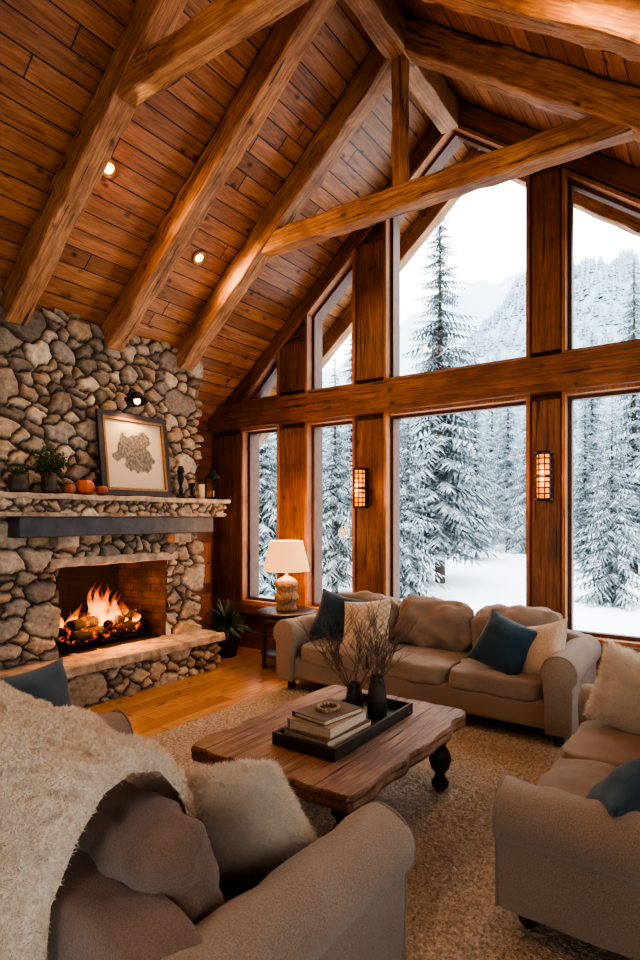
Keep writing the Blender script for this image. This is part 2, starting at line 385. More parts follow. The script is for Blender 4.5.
# ---------------------------------------------------------------- stonework
PAL=np.array([(.46,.375,.275),(.3,.25,.195),(.54,.455,.345),(.5,.38,.26),(.25,.215,.18),(.6,.52,.405),(.41,.355,.285),(.52,.405,.28),(.38,.335,.29),(.56,.475,.37)])
def stone_shell(name,path,z0,z1,parent=None,cell=.19,res=.014,hole=None,depth=.055,seed=3,clip=True):
    rng=np.random.RandomState(seed)
    pts=[np.array(p,float) for p in path]; U=[];PX=[];N=[]; u0=0
    segs=[]
    for a,b in zip(pts[:-1],pts[1:]):
        L=np.linalg.norm(b-a); t=(b-a)/L; segs.append((a,t,L,np.array((t[1],-t[0]))))
    for k,(a,t,L,n) in enumerate(segs):
        m=max(2,int(L/res)); 
        for i in range(m+ (1 if k==len(segs)-1 else 0)):
            s=L*i/m; nn=n.copy()
            if i==0 and k>0: nn=n+segs[k-1][3]
            U.append(u0+s); PX.append(a+t*s); N.append(nn)
        u0+=L
    U=np.array(U);PX=np.array(PX);N=np.array(N); Z=np.linspace(z0,z1,max(3,int((z1-z0)/res))+1)
    S=[]; tries=0
    while tries<12000:
        tries+=1; p=np.array((rng.uniform(-.1,u0+.1),rng.uniform(z0-.1,z1+.1)))
        r=cell*(rng.choice([.4,.65,.9,1.15,1.5]))*(1 if tries<5000 else .6)
        if all(((p[0]-q[0])/1.35)**2+(p[1]-q[1])**2>((r+q[2])/2)**2 for q in S): S.append((p[0],p[1],r))
    S=np.array(S); col=PAL[rng.randint(0,len(PAL),len(S))]*rng.uniform(.72,1.12,(len(S),1)); offs=rng.uniform(-.015,.018,len(S))
    uu,zz=np.meshgrid(U,Z,indexing='ij')
    wu=uu+.016*np.sin(zz*17+uu*5)+.010*np.sin(zz*41+uu*23)+.004*np.sin(zz*93+uu*61); wz=zz+.016*np.sin(uu*15+2+zz*4)+.010*np.sin(uu*37+zz*29)+.004*np.sin(uu*101+zz*57)
    A=np.stack([wu.ravel()/1.35,wz.ravel()],1); Sp=np.stack([S[:,0]/1.35,S[:,1]],1)
    H=np.zeros(len(A)); C=np.zeros((len(A),4)); C[:,3]=1
    tl=rng.uniform(-.25,.25,(len(S),2))
    for c in range(0,len(A),8000):
        a=A[c:c+8000]; D=((a[:,None,:]-Sp[None])**2).sum(2)-0.25*S[:,2][None]**2
        o=np.argpartition(D,2,axis=1)[:,:2]; d=np.take_along_axis(D,o,1); sw_=d[:,0]>d[:,1]
        i1=np.where(sw_,o[:,1],o[:,0]); i2=np.where(sw_,o[:,0],o[:,1]); d1=np.minimum(d[:,0],d[:,1]); d2=np.maximum(d[:,0],d[:,1])
        e=(d2-d1)/(2*np.linalg.norm(Sp[i1]-Sp[i2],axis=1)+1e-6)
        t=np.clip((e-.008)/.028,0,1); hh=depth*np.sqrt(1-(1-t)**2)+(offs[i1]+((a-Sp[i1])*tl[i1]).sum(1))*np.sqrt(t)
        H[c:c+8000]=hh; mo=np.clip((e-.006)/.007,0,1)[:,None]
        C[c:c+8000,:3]=col[i1]*mo+np.array((.085,.065,.048))*(1-mo)
    H=H.reshape(uu.shape)+.004*np.sin(uu*60+zz*33)*np.sin(zz*71-uu*28)+rng.uniform(-.0015,.0015,uu.shape)
    P=np.zeros(uu.shape+(3,)); P[...,0]=PX[:,0:1]+N[:,0:1]*H; P[...,1]=PX[:,1:2]+N[:,1:2]*H; P[...,2]=zz
    mask=np.ones((len(U)-1,len(Z)-1),bool)
    if clip:
        cz=RZ-SLW*np.abs(P[...,0]-RX)-.02; over=P[...,2]>cz; P[...,2]=np.where(over,cz,P[...,2])
        mask&=~(over[:-1,:-1]&over[1:,:-1]&over[:-1,1:]&over[1:,1:])
    if hole:
        a,b,c,d=hole; um=(U[:-1]+U[1:])/2; zm=(Z[:-1]+Z[1:])/2
        mask&=~(((um>a)&(um<b))[:,None]&((zm>c)&(zm<d))[None])
    return grid(name,P,m_stone,parent,mask,C.reshape(-1,4))
CX=-4.78; CY0,CY1=2.37,4.43
FY0,FY1,FZ0,FZ1=2.82,4.01,.37,1.17
fp=empty('stone_fireplace',(0,0,0))
dx=CX-XL
stone_shell('chimney_stones',[(XL,CY0),(CX,CY0),(CX,CY1),(XL,CY1)],0.0,3.5,fp,cell=.19,res=.012,hole=(dx+FY0-CY0,dx+FY1-CY0,FZ0-.1,FZ1))
stone_shell('hearth_stones',[(CX,CY0-.12),(-4.43,CY0-.12),(-4.43,CY1-.02),(CX,CY1-.02)],0.0,.29,fp,cell=.2,depth=.04,seed=5,clip=False)
def slab(name,x0,x1,y0,y1,z0,z1,mat,parent,j=.012,seed=0):
    n=max(2,int((y1-y0)/.05)); m=max(2,int((x1-x0)/.05)); bm=bmesh.new()
    bmesh.ops.create_cube(bm,size=1)
    for v in bm.verts: v.co=Vector(((x0+x1)/2+v.co.x*(x1-x0),(y0+y1)/2+v.co.y*(y1-y0),(z0+z1)/2+v.co.z*(z1-z0)))
    lng=[e for e in bm.edges if abs(e.verts[0].co.y-e.verts[1].co.y)>.01]
    bmesh.ops.subdivide_edges(bm,edges=lng,cuts=n,use_grid_fill=True)
    lx=[e for e in bm.edges if abs(e.verts[0].co.x-e.verts[1].co.x)>.01]
    bmesh.ops.subdivide_edges(bm,edges=lx,cuts=m,use_grid_fill=True)
    lz=[e for e in bm.edges if abs(e.verts[0].co.z-e.verts[1].co.z)>.01]
    bmesh.ops.subdivide_edges(bm,edges=lz,cuts=3,use_grid_fill=True)
    for v in bm.verts:
        p=v.co*9+Vector((seed,0,0)); k=Vector((noise.noise(p),noise.noise(p+Vector((7,0,0))),noise.noise(p+Vector((0,7,0)))*.5))
        v.co+=k*j*1.6
    o=bm_obj(name,bm,mat,parent,False); bevel(o,.008,2); return o
slab('hearth_slab',-4.81,-4.36,CY0-.16,CY1+.04,.29,.37,m_slab,fp,seed=1)
slab('mantel_cap',-4.85,-4.45,2.14,4.65,1.745,1.79,m_slab,fp,.012,seed=2)
stone_shell('mantel_stones',[(CX,2.18),(-4.50,2.18),(-4.50,4.60),(CX,4.60)],1.61,1.75,fp,cell=.14,depth=.03,seed=9,res=.011,clip=False)
slab('mantel_bed',-4.85,-4.49,2.19,4.60,1.605,1.64,m_slab,fp,.008,seed=6)
box('mantel_beam',(-4.66,3.42,1.52),(.26,2.1,.17),m_mbeam,fp,.01)
slab('corbel_l',-4.85,-4.58,2.72,2.92,1.34,1.435,m_slab,fp,.01,3); slab('corbel_r',-4.85,-4.58,3.98,4.2,1.34,1.435,m_slab,fp,.01,4)
slab('lintel',-4.83,-4.71,FY0-.1,FY1+.12,FZ1-.01,FZ1+.07,m_slab,fp,.01,8)
def brick(name,c1,c2,mo,soot):
    kb=NM(name); uvn=kb.coord('UV'); br=kb.a('ShaderNodeTexBrick'); kb.c(uvn,br.inputs[0])
    br.inputs['Color1'].default_value=(*c1,1); br.inputs['Color2'].default_value=(*c2,1); br.inputs['Mortar'].default_value=(*mo,1)
    br.inputs['Scale'].default_value=1; br.inputs['Brick Width'].default_value=.22; br.inputs['Row Height'].default_value=.075; br.inputs['Mortar Size'].default_value=.006
    kb.base(kb.mix(kb.ramp(kb.noise(kb.coord(),5,4),[(.38,soot),(.68,.1)]),br.outputs[0],(.015,.012,.01)),.9)
    kb.bump(br.outputs['Fac'],-.5,.01); return kb.m
fb=brick('firebrick',(.14,.065,.035),(.08,.04,.025),(.035,.027,.022),.85)
fk=brick('sooty_brick',(.025,.016,.012),(.015,.011,.009),(.009,.008,.007),.6)
def quad(name,pts,mat,parent):
    o=mesh_obj(name,pts,[(0,1,2,3)],mat,parent); uv=o.data.uv_layers.new(name='UVMap')
    a,b,c,d=[Vector(p) for p in pts]; X=(b-a).normalized(); Zv=Vector((0,0,1)) if abs((d-a).normalized().z)>.5 else (d-a).normalized()
    for i,p in enumerate((a,b,c,d)): uv.data[i].uv=(p-a).dot(X)+.03,(p-a).dot(Zv)
    return o
XB=-5.33; f0=(CX+.02,FY0); f1=(CX+.02,FY1); b0=(XB,FY0+.16); b1=(XB,FY1-.16)
quad('firebox_l',[(*f0,.3),(*b0,.3),(*b0,1.3),(*f0,1.3)],fb,fp)
quad('firebox_r',[(*b1,.3),(*f1,.3),(*f1,1.3),(*b1,1.3)],fb,fp)
quad('firebox_b',[(*b0,.3),(*b1,.3),(*b1,1.3),(*b0,1.3)],fk,fp)
quad('firebox_floor',[(*f0,.372),(*f1,.372),(*b1,.372),(*b0,.372)],fk,fp)
quad('firebox_top',[(*f0,1.25),(*f1,1.25),(*b1,1.25),(*b0,1.25)],fk,fp)
km=NM('ember_log'); nz=km.noise(km.coord(),14,4)
km.base((.02,.014,.01),.9); km.c(km.ramp(nz,[(.54,(0,0,0)),(.66,(1,.13,.008))]),km.b.inputs['Emission Color']); km.b.inputs['Emission Strength'].default_value=1.2
lg=empty('log_fire',(-5.0,3.4,.38))
for i in range(4): tube('grate_bar_%d'%i,[(-.16,-.36+i*.24,.05),(.17,-.36+i*.24,.05),(.19,-.36+i*.24,.14)],.012,m_black,lg)
for x in(-.13,.13):
    tube('grate_rail',[(x,-.42,.04),(x,.42,.04)],.012,m_black,lg)
    for y in(-.35,.35): tube('grate_leg',[(x,y,0),(x,y,.04)],.012,m_black,lg)
for i,(x,y,z,l,an,r) in enumerate([(.1,0,.12,.8,.08,.06),(-.08,.02,.12,.78,-.1,.065),(.02,-.05,.22,.7,.25,.055),(-.02,.08,.24,.6,-.35,.05),(.12,.1,.21,.45,.6,.045)]):
    lathe('log_%d'%i,[(r*.96,-l/2),(r,-l/2+.03),(r*1.04,0),(r,l/2-.03),(r*.94,l/2)],km.m,lg,18,(x,y,z),(math.pi/2,0,an),jit=.012)
kf=NM('flame'); kf.n.remove(kf.b); vv=kf.coord('Generated'); sp=kf.a('ShaderNodeSeparateXYZ'); kf.c(vv,sp.inputs[0])
em=kf.a('ShaderNodeEmission'); kf.c(kf.ramp(sp.outputs[2],[(0,(1,.40,.05)),(.4,(1,.24,.02)),(1,(1,.08,.004))]),em.inputs[0])
kf.c(kf.math('MULTIPLY',kf.math('POWER',kf.math('SUBTRACT',1.05,sp.outputs[2]),1.0),6.0),em.inputs[1])
tr=kf.a('ShaderNodeBsdfTransparent'); mx=kf.a('ShaderNodeMixShader')
kf.c(kf.math('MULTIPLY',kf.ramp(kf.noise(kf.coord(),11,3),[(.35,.08),(.65,.55)]),kf.math('SUBTRACT',1.0,kf.math('MULTIPLY',sp.outputs[2],.7))),mx.inputs[0])
kf.c(tr.outputs[0],mx.inputs[1]); kf.c(em.outputs[0],mx.inputs[2]); kf.c(mx.outputs[0],kf.out.inputs[0])
for i in range(24):
    y=random.gauss(0,.16); y=max(-.34,min(.34,y)); x=random.uniform(-.13,.13); h=max(.14,.46-abs(y)*.85)*random.uniform(.6,1.1); r=random.uniform(.022,.045); ph=random.random()*6
    rings=[]
    for k in range(14):
        t=k/13; rr=max(.001,r*math.sin(math.pi*min(1,(t*.85+.13)))**1.0*(1-t)**.5*1.5); sx=.035*math.sin(t*6+ph)*t; sy=.05*math.sin(t*5+ph*2)*t
        rings.append([(sx+rr*.6*math.cos(a),sy+rr*math.sin(a),t*h) for a in [2*math.pi*q/12 for q in range(12)]])
    rings_obj('flame_%d'%i,rings,kf.m,lg,True,True,(x,y,.17))
def light(name,kind,loc,en,col,parent=None,**k):
    l=bpy.data.lights.new(name,kind); l.energy=en; l.color=col
    for a,b in k.items(): setattr(l,a,b)
    o=bpy.data.objects.new(name,l); o.location=loc; return link(o,parent)
light('fire_glow','POINT',(.20,0,.30),32,(1,.36,.09),lg,shadow_soft_size=.12)
# ---------------------------------------------------------------- sofas
def sofa(name,loc,rz,W,nb,ns,D=.96,sh=.44,mat=m_sofa,armw=.24,ah=.64):
    e=empty(name,loc,rz); ai=W/2-armw
    o=box('base',(0,.0,.20),(W-.1,D-.1,.2),mat,e,.03)
    for s in(-1,1):
        cx=s*(W/2-armw*.5); r=armw*.5; zt=ah-r
        prof=[]
        prof.append((-r*.72,.09)); prof.append((-r*.74,.3)); 
        for k in range(17):
            a=math.radians(205-k*(250/16)); prof.append((math.cos(a)*r,zt+math.sin(a)*r))
        prof+= [(r*.70,.34),(r*.68,.09)]
        prof=[(p[0]*s,p[1]) for p in prof]
        ys=[-D/2+.0,-D/2+.006,-D/2+.03]+list(np.linspace(-D/2+.12,D/2-.06,14))+[D/2-.02]
        sc=[.90,.965,1.0]+[1]*14+[.95]; rings=[]
        for y,q in zip(ys,sc):
            rg=[]
            for x,z in prof:
                nzv=noise.noise(Vector((x*5+s*9,y*6,z*5+W)))*.016+noise.noise(Vector((x*12+s*9,y*15,z*12+W)))*.008
                rg.append((cx+x*q+nzv*(1 if x>0 else -1)*.5,y,.37+(z-.37)*(1-(1-q)*.6)+nzv*(1 if z>.5 else 0)))
            rings.append(rg)
        a_=rings_obj('arm_%s'%('r' if s>0 else 'l'),rings,mat,e,True)
        bmx=bmesh.new(); bmx.from_mesh(a_.data); bmesh.ops.recalc_face_normals(bmx,faces=bmx.faces); bmx.to_mesh(a_.data); bmx.free()
        bevel(a_,.006,2)
        tube('arm_piping',[(cx+x*.97,-D/2+.008,.37+(z-.37)*.985) for x,z in prof],.006,mat,e,cyc=False)
    cushion('back_frame',(W-.16,.2,.56),mat,e,(0,D/2-.11,.40),puff=0,k=9,wr=.006)
    iw=2*ai
    for i in range(ns):
        w=iw/ns; cushion('seat_cushion_%d'%i,(w-.006,D-.24,.17),mat,e,(-ai+w*(i+.5),-.085,sh-.07),puff=.16,k=8,seed=i+W,wr=.012)
    for i in range(nb):
        w=iw/nb; cushion('back_cushion_%d'%i,(w+.0,.44,.21),mat,e,(-ai+w*(i+.5),D/2-.28,sh+.21),(math.radians(78),0,0),puff=.3,k=4.5,seed=i*3+W,wr=.024)
    for sx in(-1,1):
        for sy in(-1,1):
            lathe('foot_%d%d'%(sx,sy),[(.022,0),(.034,.015),(.04,.04),(.03,.07),(.034,.1)],m_dark,e,20,(sx*(W/2-.14),sy*(D/2-.1),0))
    return e
RH=.016
s1=sofa('sofa',(-2.12,4.62,RH),0,2.62,3,3,sh=.42)
def thr(name,mat,sc,loc,rot,size=.46,th=.17,seed=0,fur=0):
    return pillow(name,(size,size,th),mat,None,loc,rot,seed=seed)
R=math.radians
thr('throw_pillow',m_teal,0,(-2.97,4.53,.66),(R(68),R(12),R(12)),.46,.17,1)
thr('throw_pillow.001',m_pat,0,(-2.60,4.42,.64),(R(66),R(-8),R(4)),.48,.17,2)
thr('throw_pillow.002',m_teal,0,(-1.38,4.40,.63),(R(64),R(18),R(-10)),.43,.17,3)
thr('throw_pillow.003',m_cream,0,(-1.11,4.44,.62),(R(64),R(-18),R(-24)),.43,.17,4)
s2=sofa('loveseat',(-.25,3.07,RH),R(-90),1.8,2,2,ah=.555,sh=.40)
fp2=thr('fur_pillow.001',m_fur,0,(-.40,3.58,.64),(R(72),R(10),R(-12)),.44,.17,5)
hairs(fp2,30000,.026,.0008,m_fur,'fur',13,.9,30)
thr('throw_pillow.004',m_teal,0,(-.32,2.50,.52),(R(44),R(20),R(-120)),.42,.17,6)
NR=R(180-3)
s3=sofa('loveseat',(-1.70,1.25,RH),NR,1.74,2,2,mat=m_sofa,armw=.23)
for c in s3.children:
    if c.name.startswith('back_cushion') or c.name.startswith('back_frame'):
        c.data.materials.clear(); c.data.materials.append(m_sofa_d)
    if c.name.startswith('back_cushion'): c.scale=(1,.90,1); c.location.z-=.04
thr('throw_pillow.005',m_teal,0,(-2.49,1.36,.67),(R(75),R(4),R(112)),.54,.18,7)
fpil=thr('fur_pillow',m_fur,0,(-1.28,1.36,.62),(R(62),R(14),R(196)),.46,.2,8)
hairs(fpil,70000,.026,.0008,m_fur,'fur',3,.9,30)
path=[(.03,.56),(.06,.70),(.10,.81),(.17,.895),(.26,.92),(.35,.895),(.43,.81),(.50,.69),(.525,.5),(.53,.3),(.53,.16)]
def interp(path,n):
    P=[Vector((a,b,0)) for a,b in path]; L=[0]
    for i in range(1,len(P)): L.append(L[-1]+(P[i]-P[i-1]).length)
    out=[]
    for k in range(n):
        s=L[-1]*k/(n-1); i=max(0,min(len(P)-2,next((j for j in range(len(L)-1) if L[j+1]>=s-1e-9),0)))
        t=(s-L[i])/(L[i+1]-L[i]); out.append(P[i].lerp(P[i+1],t))
    return out
NJ=220
pp=interp(path,NJ); nu=240
G=np.zeros((nu,NJ,3))
for i in range(nu):
    for j,p in enumerate(pp):
        a=pp[max(0,j-6)];b=pp[min(NJ-1,j+6)]; t=(b-a).normalized(); nn=Vector((-t.y,t.x))
        u=i/(nu-1); jj=j*170/NJ; x=-.46+u*1.20+ .02*math.sin(jj*.035)*(1-u)+.03*(jj/170)*(1-u)
        q=Vector((x*3,jj*.02,0)); f=.02*math.sin(x*20+math.sin(jj*.03)*1.2+jj*.012)*(.4+.6*noise.noise(q))+.02*noise.noise(q*1.5)
        ef=min(1,min(u,1-u)*nu/10)
        lum=.014*(1-abs(noise.noise(Vector((x*26,p.x*26+9,p.y*26))))*3)+.006*noise.noise(Vector((x*70,p.x*70,p.y*70)))
        ed=-.045*(1-math.sqrt(1-(1-ef)**2))
        nrm=Vector((nn.x,nn.y)); 
        if nrm.dot(Vector((p.x-.28,p.y-.4)))<0: nrm=-nrm
        d=f*(.3+.7*ef)+lum*ef+ed+.035
        G[i,j]=(x,p.x+nrm.x*d,p.y+nrm.y*d)
bl=grid('sherpa_throw_blanket',G,m_sherpa,None); bl.location=(-1.70,1.25,RH); bl.rotation_euler=(0,0,NR)
hairs(bl,150000,.012,.0011,m_sherpa,'sherpa_pile',5,.9,60)
# ---------------------------------------------------------------- rug
nx,ny=360,440; X=np.linspace(-3.42,.35,nx); Y=np.linspace(-.2,4.5,ny); xx,yy=np.meshgrid(X,Y,indexing='ij')
zz=.011+np.random.uniform(-.006,.006,xx.shape); zz[0]=zz[-1]=0.001; zz[:,0]=zz[:,-1]=0.001
kr=NM('rug_wool'); v=kr.coord(); n1=kr.noise(v,60,3,.8); n2=kr.noise(v,2.2,4)
c=kr.ramp(n1,[(.32,(.21,.16,.115)),(.66,(.7,.585,.45))]); c=kr.mix(kr.ramp(n2,[(.35,0.0),(.7,.28)]),c,(.3,.235,.17)); kr.base(c,1.0); kr.bump(n1,1,.015)
grid('area_rug',np.stack([xx,yy,zz],-1),kr.m)
# ---------------------------------------------------------------- coffee table
ct=empty('coffee_table',(-1.73,2.66,RH))
out=[]; hx,hy=.49,.66
N=140
for k in range(N):
    a=2*math.pi*k/N; cx,cy=math.cos(a),math.sin(a); kk=26
    r=(abs(cx)**kk+abs(cy)**kk)**(-1/kk); x,y=cx*r*hx,cy*r*hy
    wv=.008*math.sin(y*7+1)+.006*math.sin(y*23)+.014*noise.noise(Vector((x*9,y*9,0)))
    if abs(x)>.4*hx: x+=wv*(1 if x>0 else -1)
    y+=.014*noise.noise(Vector((x*9,y*3,4)))+.006*noise.noise(Vector((x*30,y*3,4)))
    out.append((x,y))
rings=[[(x*(1-i_)+.006*noise.noise(Vector((x*30,y*30,z*50))),y*(1-i_)+.004*noise.noise(Vector((x*30,y*30,z*50+7))),z) for x,y in out] for i_,z in((.03,.36),(.012,.367),(.0,.385),(.008,.405),(.0,.42),(.006,.434),(.014,.44))]
t_=rings_obj('slab_top',rings,m_table,ct,False)
for sx in(-1,1):
    for sy in(-1,1):
        lathe('leg_%d%d'%(sx,sy),[(.032,0),(.046,.012),(.05,.04),(.032,.07),(.028,.09),(.052,.12),(.066,.17),(.058,.21),(.032,.25),(.04,.27),(.058,.29),(.058,.365)],m_dark,ct,28,(sx*.36,sy*.52,0))
    box('apron',(sx*.36,0,.335),(.04,.92,.05),m_dark,ct,.006)
tz=.442+RH
tr_=empty('serving_tray',(-1.68,2.66,tz)); tw,tl=.38,.82
box('tray_base',(0,0,.008),(tw,tl,.016),m_tray,tr_,.003)
for s in(-1,1):
    box('rim_long',(s*(tw/2-.009),0,.035),(.018,tl,.055),m_tray,tr_,.003); box('rim_short',(0,s*(tl/2-.009),.035),(tw-.036,.018,.055),m_tray,tr_,.003)
bk=empty('book_stack',(-1.68,2.47,tz+.017),R(-4)); m_cov1=M_plain('cover_brown',(.13,.085,.06),.6); m_cov2=M_plain('cover_tan',(.36,.26,.17),.6); 
z=0
for i,(w,l,t,mt) in enumerate([(.29,.38,.06,m_cov1),(.26,.34,.05,m_cov2),(.22,.29,.025,m_cov1)]):
    an=(0,.06,-.08)[i]
    box('pages_%d'%i,(0.004,0,z+t/2),(w-.012,l-.014,t-.008),m_paper,bk,0,(0,0,an))
    box('cover_bot_%d'%i,(0,0,z+.002),(w,l,.004),mt,bk,0,(0,0,an)); box('cover_top_%d'%i,(0,0,z+t-.002),(w,l,.004),mt,bk,0,(0,0,an))
    box('spine_%d'%i,(-(w/2)*math.cos(an),-(w/2)*math.sin(an),z+t/2),(.006,l,t),mt,bk,0,(0,0,an)); z+=t+.0005
pts=[(.055*math.cos(a),.055*math.sin(a)) for a in np.linspace(0,6.283,18)[:-1]]
bd=empty('wood_bead_garland',(-1.68,2.47,tz+.017+z))
for i,(x,y) in enumerate(pts): lathe('bead_%d'%i,[(.001,0),(.008,.003),(.011,.011),(.008,.019),(.001,.022)],m_cov2,bd,10,(x,y,0))
def vase(name,loc,h,r):
    return lathe(name,[(r*.8,0),(r,.01),(r*1.02,h*.4),(r*.85,h*.75),(r*.7,h*.88),(r*.82,h),(r*.7,h),(r*.6,h*.88),(r*.6,h*.3),(.001,h*.28)],m_vase,None,28,loc)
m_vase=M_plain('dark_ceramic',(.04,.03,.024),.5,var=.5,scale=20)
vase('ceramic_vase',(-1.76,2.86,tz+.017),.17,.05)
vase('ceramic_vase',(-1.61,2.86,tz+.017),.23,.055)
def twigs(name,base,n,L,spread,seed,r=.0026):
    rng=random.Random(seed); sp=[]
    def grow(p,d,l,rad,dep):
        pl=[(p.x,p.y,p.z,rad)]; steps=6
        for k in range(steps):
            d=(d+Vector((rng.uniform(-1,1),rng.uniform(-1,1),rng.uniform(-.4,.7)))*.17).normalized(); p=p+d*l/steps
            pl.append((p.x,p.y,p.z,rad*(1-.5*(k+1)/steps)))
            if dep<3 and k>0 and rng.random()<.8: grow(p,(d+Vector((rng.uniform(-1,1),rng.uniform(-1,1),rng.uniform(-.2,.7)))*.8).normalized(),l*.45,rad*.7,dep+1)
        sp.append(pl)
    for i in range(n):
        a=rng.random()*6.28; s_=spread*rng.uniform(.5,1.3); grow(Vector((0,0,0)),Vector((math.cos(a)*s_,math.sin(a)*s_,1)).normalized(),L*rng.uniform(.7,1.05),r,0)
    return tube(name,sp,r,m_twig,None,base,res=1)
twigs('dried_branches',(-1.61,2.86,tz+.14),9,.38,.65,3); twigs('dried_branches',(-1.76,2.86,tz+.10),10,.42,.65,5)
# ---------------------------------------------------------------- side table + lamp
st=empty('side_table',(-3.84,4.86,0)); 
lathe('top',[(.30,.57),(.32,.575),(.32,.6),(.31,.607)],m_dark,st,40)
lathe('shelf',[(.26,.15),(.27,.155),(.27,.17),(.26,.175)],m_dark,st,40)
lathe('apron_ring',[(.27,.47),(.27,.57)],m_dark,st,40)
for k in range(4):
    a=R(45+90*k); lathe('leg_%d'%k,[(.018,0),(.026,.02),(.02,.06),(.026,.15),(.02,.2),(.028,.35),(.02,.45),(.028,.57)],m_dark,st,16,(.235*math.cos(a),.235*math.sin(a),0))
tl_=empty('table_lamp',(-3.84,4.86,.608))
m_lbase=M_plain('carved_stone_lamp',(.3,.21,.13),.85,var=.5,scale=40,bump=1,dist=.01)
lathe('base',[(.1,0),(.11,.01),(.11,.03),(.095,.05),(.105,.09),(.13,.12),(.13,.16),(.1,.19),(.09,.21),(.12,.25),(.115,.31),(.075,.34),(.03,.36),(.015,.38),(.012,.46)],m_lbase,tl_,28,jit=.012)
ks=NM('lamp_shade_linen'); ks.base((.5,.33,.18),.9); ks.b.inputs['Emission Color'].default_value=(1,.46,.16,1); ks.b.inputs['Emission Strength'].default_value=.85
sh=rings_obj('shade',[[(r*math.cos(t),r*math.sin(t),z) for t in [2*math.pi*q/48 for q in range(48)]] for r,z in((.25,.42),(.175,.74),(.172,.74),(.246,.42))],ks.m,tl_,True,False)
light('lamp_bulb','POINT',(0,0,.80),14,(1,.55,.25),tl_,shadow_soft_size=.08)
light('lamp_bulb_low','POINT',(0,0,.52),16,(1,.55,.25),tl_,shadow_soft_size=.05)
def plant(name,loc,potr,poth,potmat,n,L,w,seed,droop=.6):
    e=empty(name,loc); lathe('pot',[(potr*.75,0),(potr*.95,poth*.5),(potr,poth),(potr*.9,poth),(potr*.85,poth*.9),(.001,poth*.88)],potmat,e,24)
    rng=random.Random(seed); vs=[];fs=[]
    for i in range(n):
        a=rng.random()*6.28; el=rng.uniform(.3,1.4); l=L*rng.uniform(.6,1.1); p=Vector((0,0,poth*.9)); d=Vector((math.cos(a)*math.cos(el),math.sin(a)*math.cos(el),math.sin(el))); sd=Vector((-math.sin(a),math.cos(a),0))
        k0=len(vs); S=7
        for k in range(S+1):
            t=k/S; ww=w*math.sin(math.pi*min(1,t*.9+.08)); vs+= [p+sd*ww,p-sd*ww]; d=(d+Vector((0,0,-droop/S))).normalized(); p=p+d*l/S
        for k in range(S): q=k0+2*k; fs.append((q,q+1,q+3,q+2))
    mesh_obj('leaves',vs,fs,m_leaf,e,True); return e
plant('potted_fern',(-4.72,4.86,0),.15,.34,m_vase,150,.36,.015,2,.9)
MZ=1.795
def bushy(name,loc,potr,poth,h,rad,n,seed,leaf=.022):
    e=empty(name,loc); lathe('pot',[(potr*.8,0),(potr,poth*.2),(potr*1.0,poth),(potr*.88,poth),(potr*.85,poth*.9),(.001,poth*.88)],m_vase,e,24)
    rng=random.Random(seed); vs=[];fs=[]; st=[]
    for i in range(n):
        a=rng.random()*6.28; q=rng.random()**.5; top=Vector((math.cos(a)*rad*q,math.sin(a)*rad*q,poth+h*rng.uniform(.3,1)*(1-.35*q))); st.append([(0,0,poth*.9,.0015),(top.x*.5,top.y*.5,(top.z+poth)/2,.0013),(top.x,top.y,top.z,.001)])
        for k in range(7):
            c=Vector((top.x,top.y,top.z))*(1-k*.05)+Vector((rng.uniform(-1,1),rng.uniform(-1,1),rng.uniform(-1,1)))*leaf
            d=Vector((rng.uniform(-1,1),rng.uniform(-1,1),rng.uniform(-.3,1))).normalized(); s=d.orthogonal().normalized()*leaf*.4; b=len(vs)
            vs+=[c,c+d*leaf*.5+s,c+d*leaf,c+d*leaf*.5-s]; fs.append((b,b+1,b+2,b+3))
    mesh_obj('leaves',vs,fs,m_leaf,e); tube('stems',st,.001,m_twig,e,res=1); return e
bushy('potted_herb',(-4.6,2.65,MZ),.06,.17,.26,.13,110,4)
bushy('potted_succulent',(-4.6,2.40,MZ),.075,.14,.09,.07,30,5)
def pumpkin(name,loc,r,mat):
    e=empty(name,loc); vs=[];fs=[]; A,B=40,14
    for i in range(B+1):
        ph=math.pi*i/B
        for j in range(A):
            t=2*math.pi*j/A; rr=r*(1-.13*abs(math.cos(t*4))**.6)*math.sin(ph)**.8; vs.append((rr*math.cos(t),rr*math.sin(t),r*.75-r*.75*math.cos(ph)*(1-.25*math.exp(-(math.sin(ph)*3)**2))))
    for i in range(B):
        for j in range(A): a=i*A+j;b=i*A+(j+1)%A; fs.append((a,b,b+A,a+A))
    mesh_obj('flesh',vs,fs,mat,e,True,(0,0,-r*.0)); tube('stem',[(0,0,r*1.1),(0,.004,r*1.35),(.01,.01,r*1.6)],.007,m_twig,e)
m_or=M_plain('pumpkin_orange',(.42,.1,.03),.5,var=.3); m_or2=M_plain('pumpkin_rust',(.25,.075,.035),.6,var=.3)
pumpkin('pumpkin',(-4.58,2.82,MZ),.06,m_or2); pumpkin('pumpkin',(-4.57,2.96,MZ),.09,m_or); pumpkin('pumpkin',(-4.51,3.09,MZ),.055,m_or2)
fr=empty('framed_picture',(-4.60,3.55,MZ)); fr.rotation_euler=(0,R(-7),0)
fw,fh,bw=.80,.80,.055
for nm,c,d in(('bot',(0,0,bw/2),(.03,fw,bw)),('top',(0,0,fh-bw/2),(.03,fw,bw)),('l',(0,-fw/2+bw/2,fh/2),(.03,bw,fh-2*bw)),('r',(0,fw/2-bw/2,fh/2),(.03,bw,fh-2*bw))):
    box('frame_'+nm,c,d,m_dark,fr,.006)
for nm,c,d in(('bot',(.004,0,bw+.01),(.03,fw-2*bw,.026)),('top',(.004,0,fh-bw-.01),(.03,fw-2*bw,.026)),('l',(.004,-fw/2+bw+.01,fh/2),(.03,.026,fh-2*bw-.03)),('r',(.004,fw/2-bw-.01,fh/2),(.03,.026,fh-2*bw-.03))):
    box('gilt_'+nm,c,d,m_gold,fr,.003)
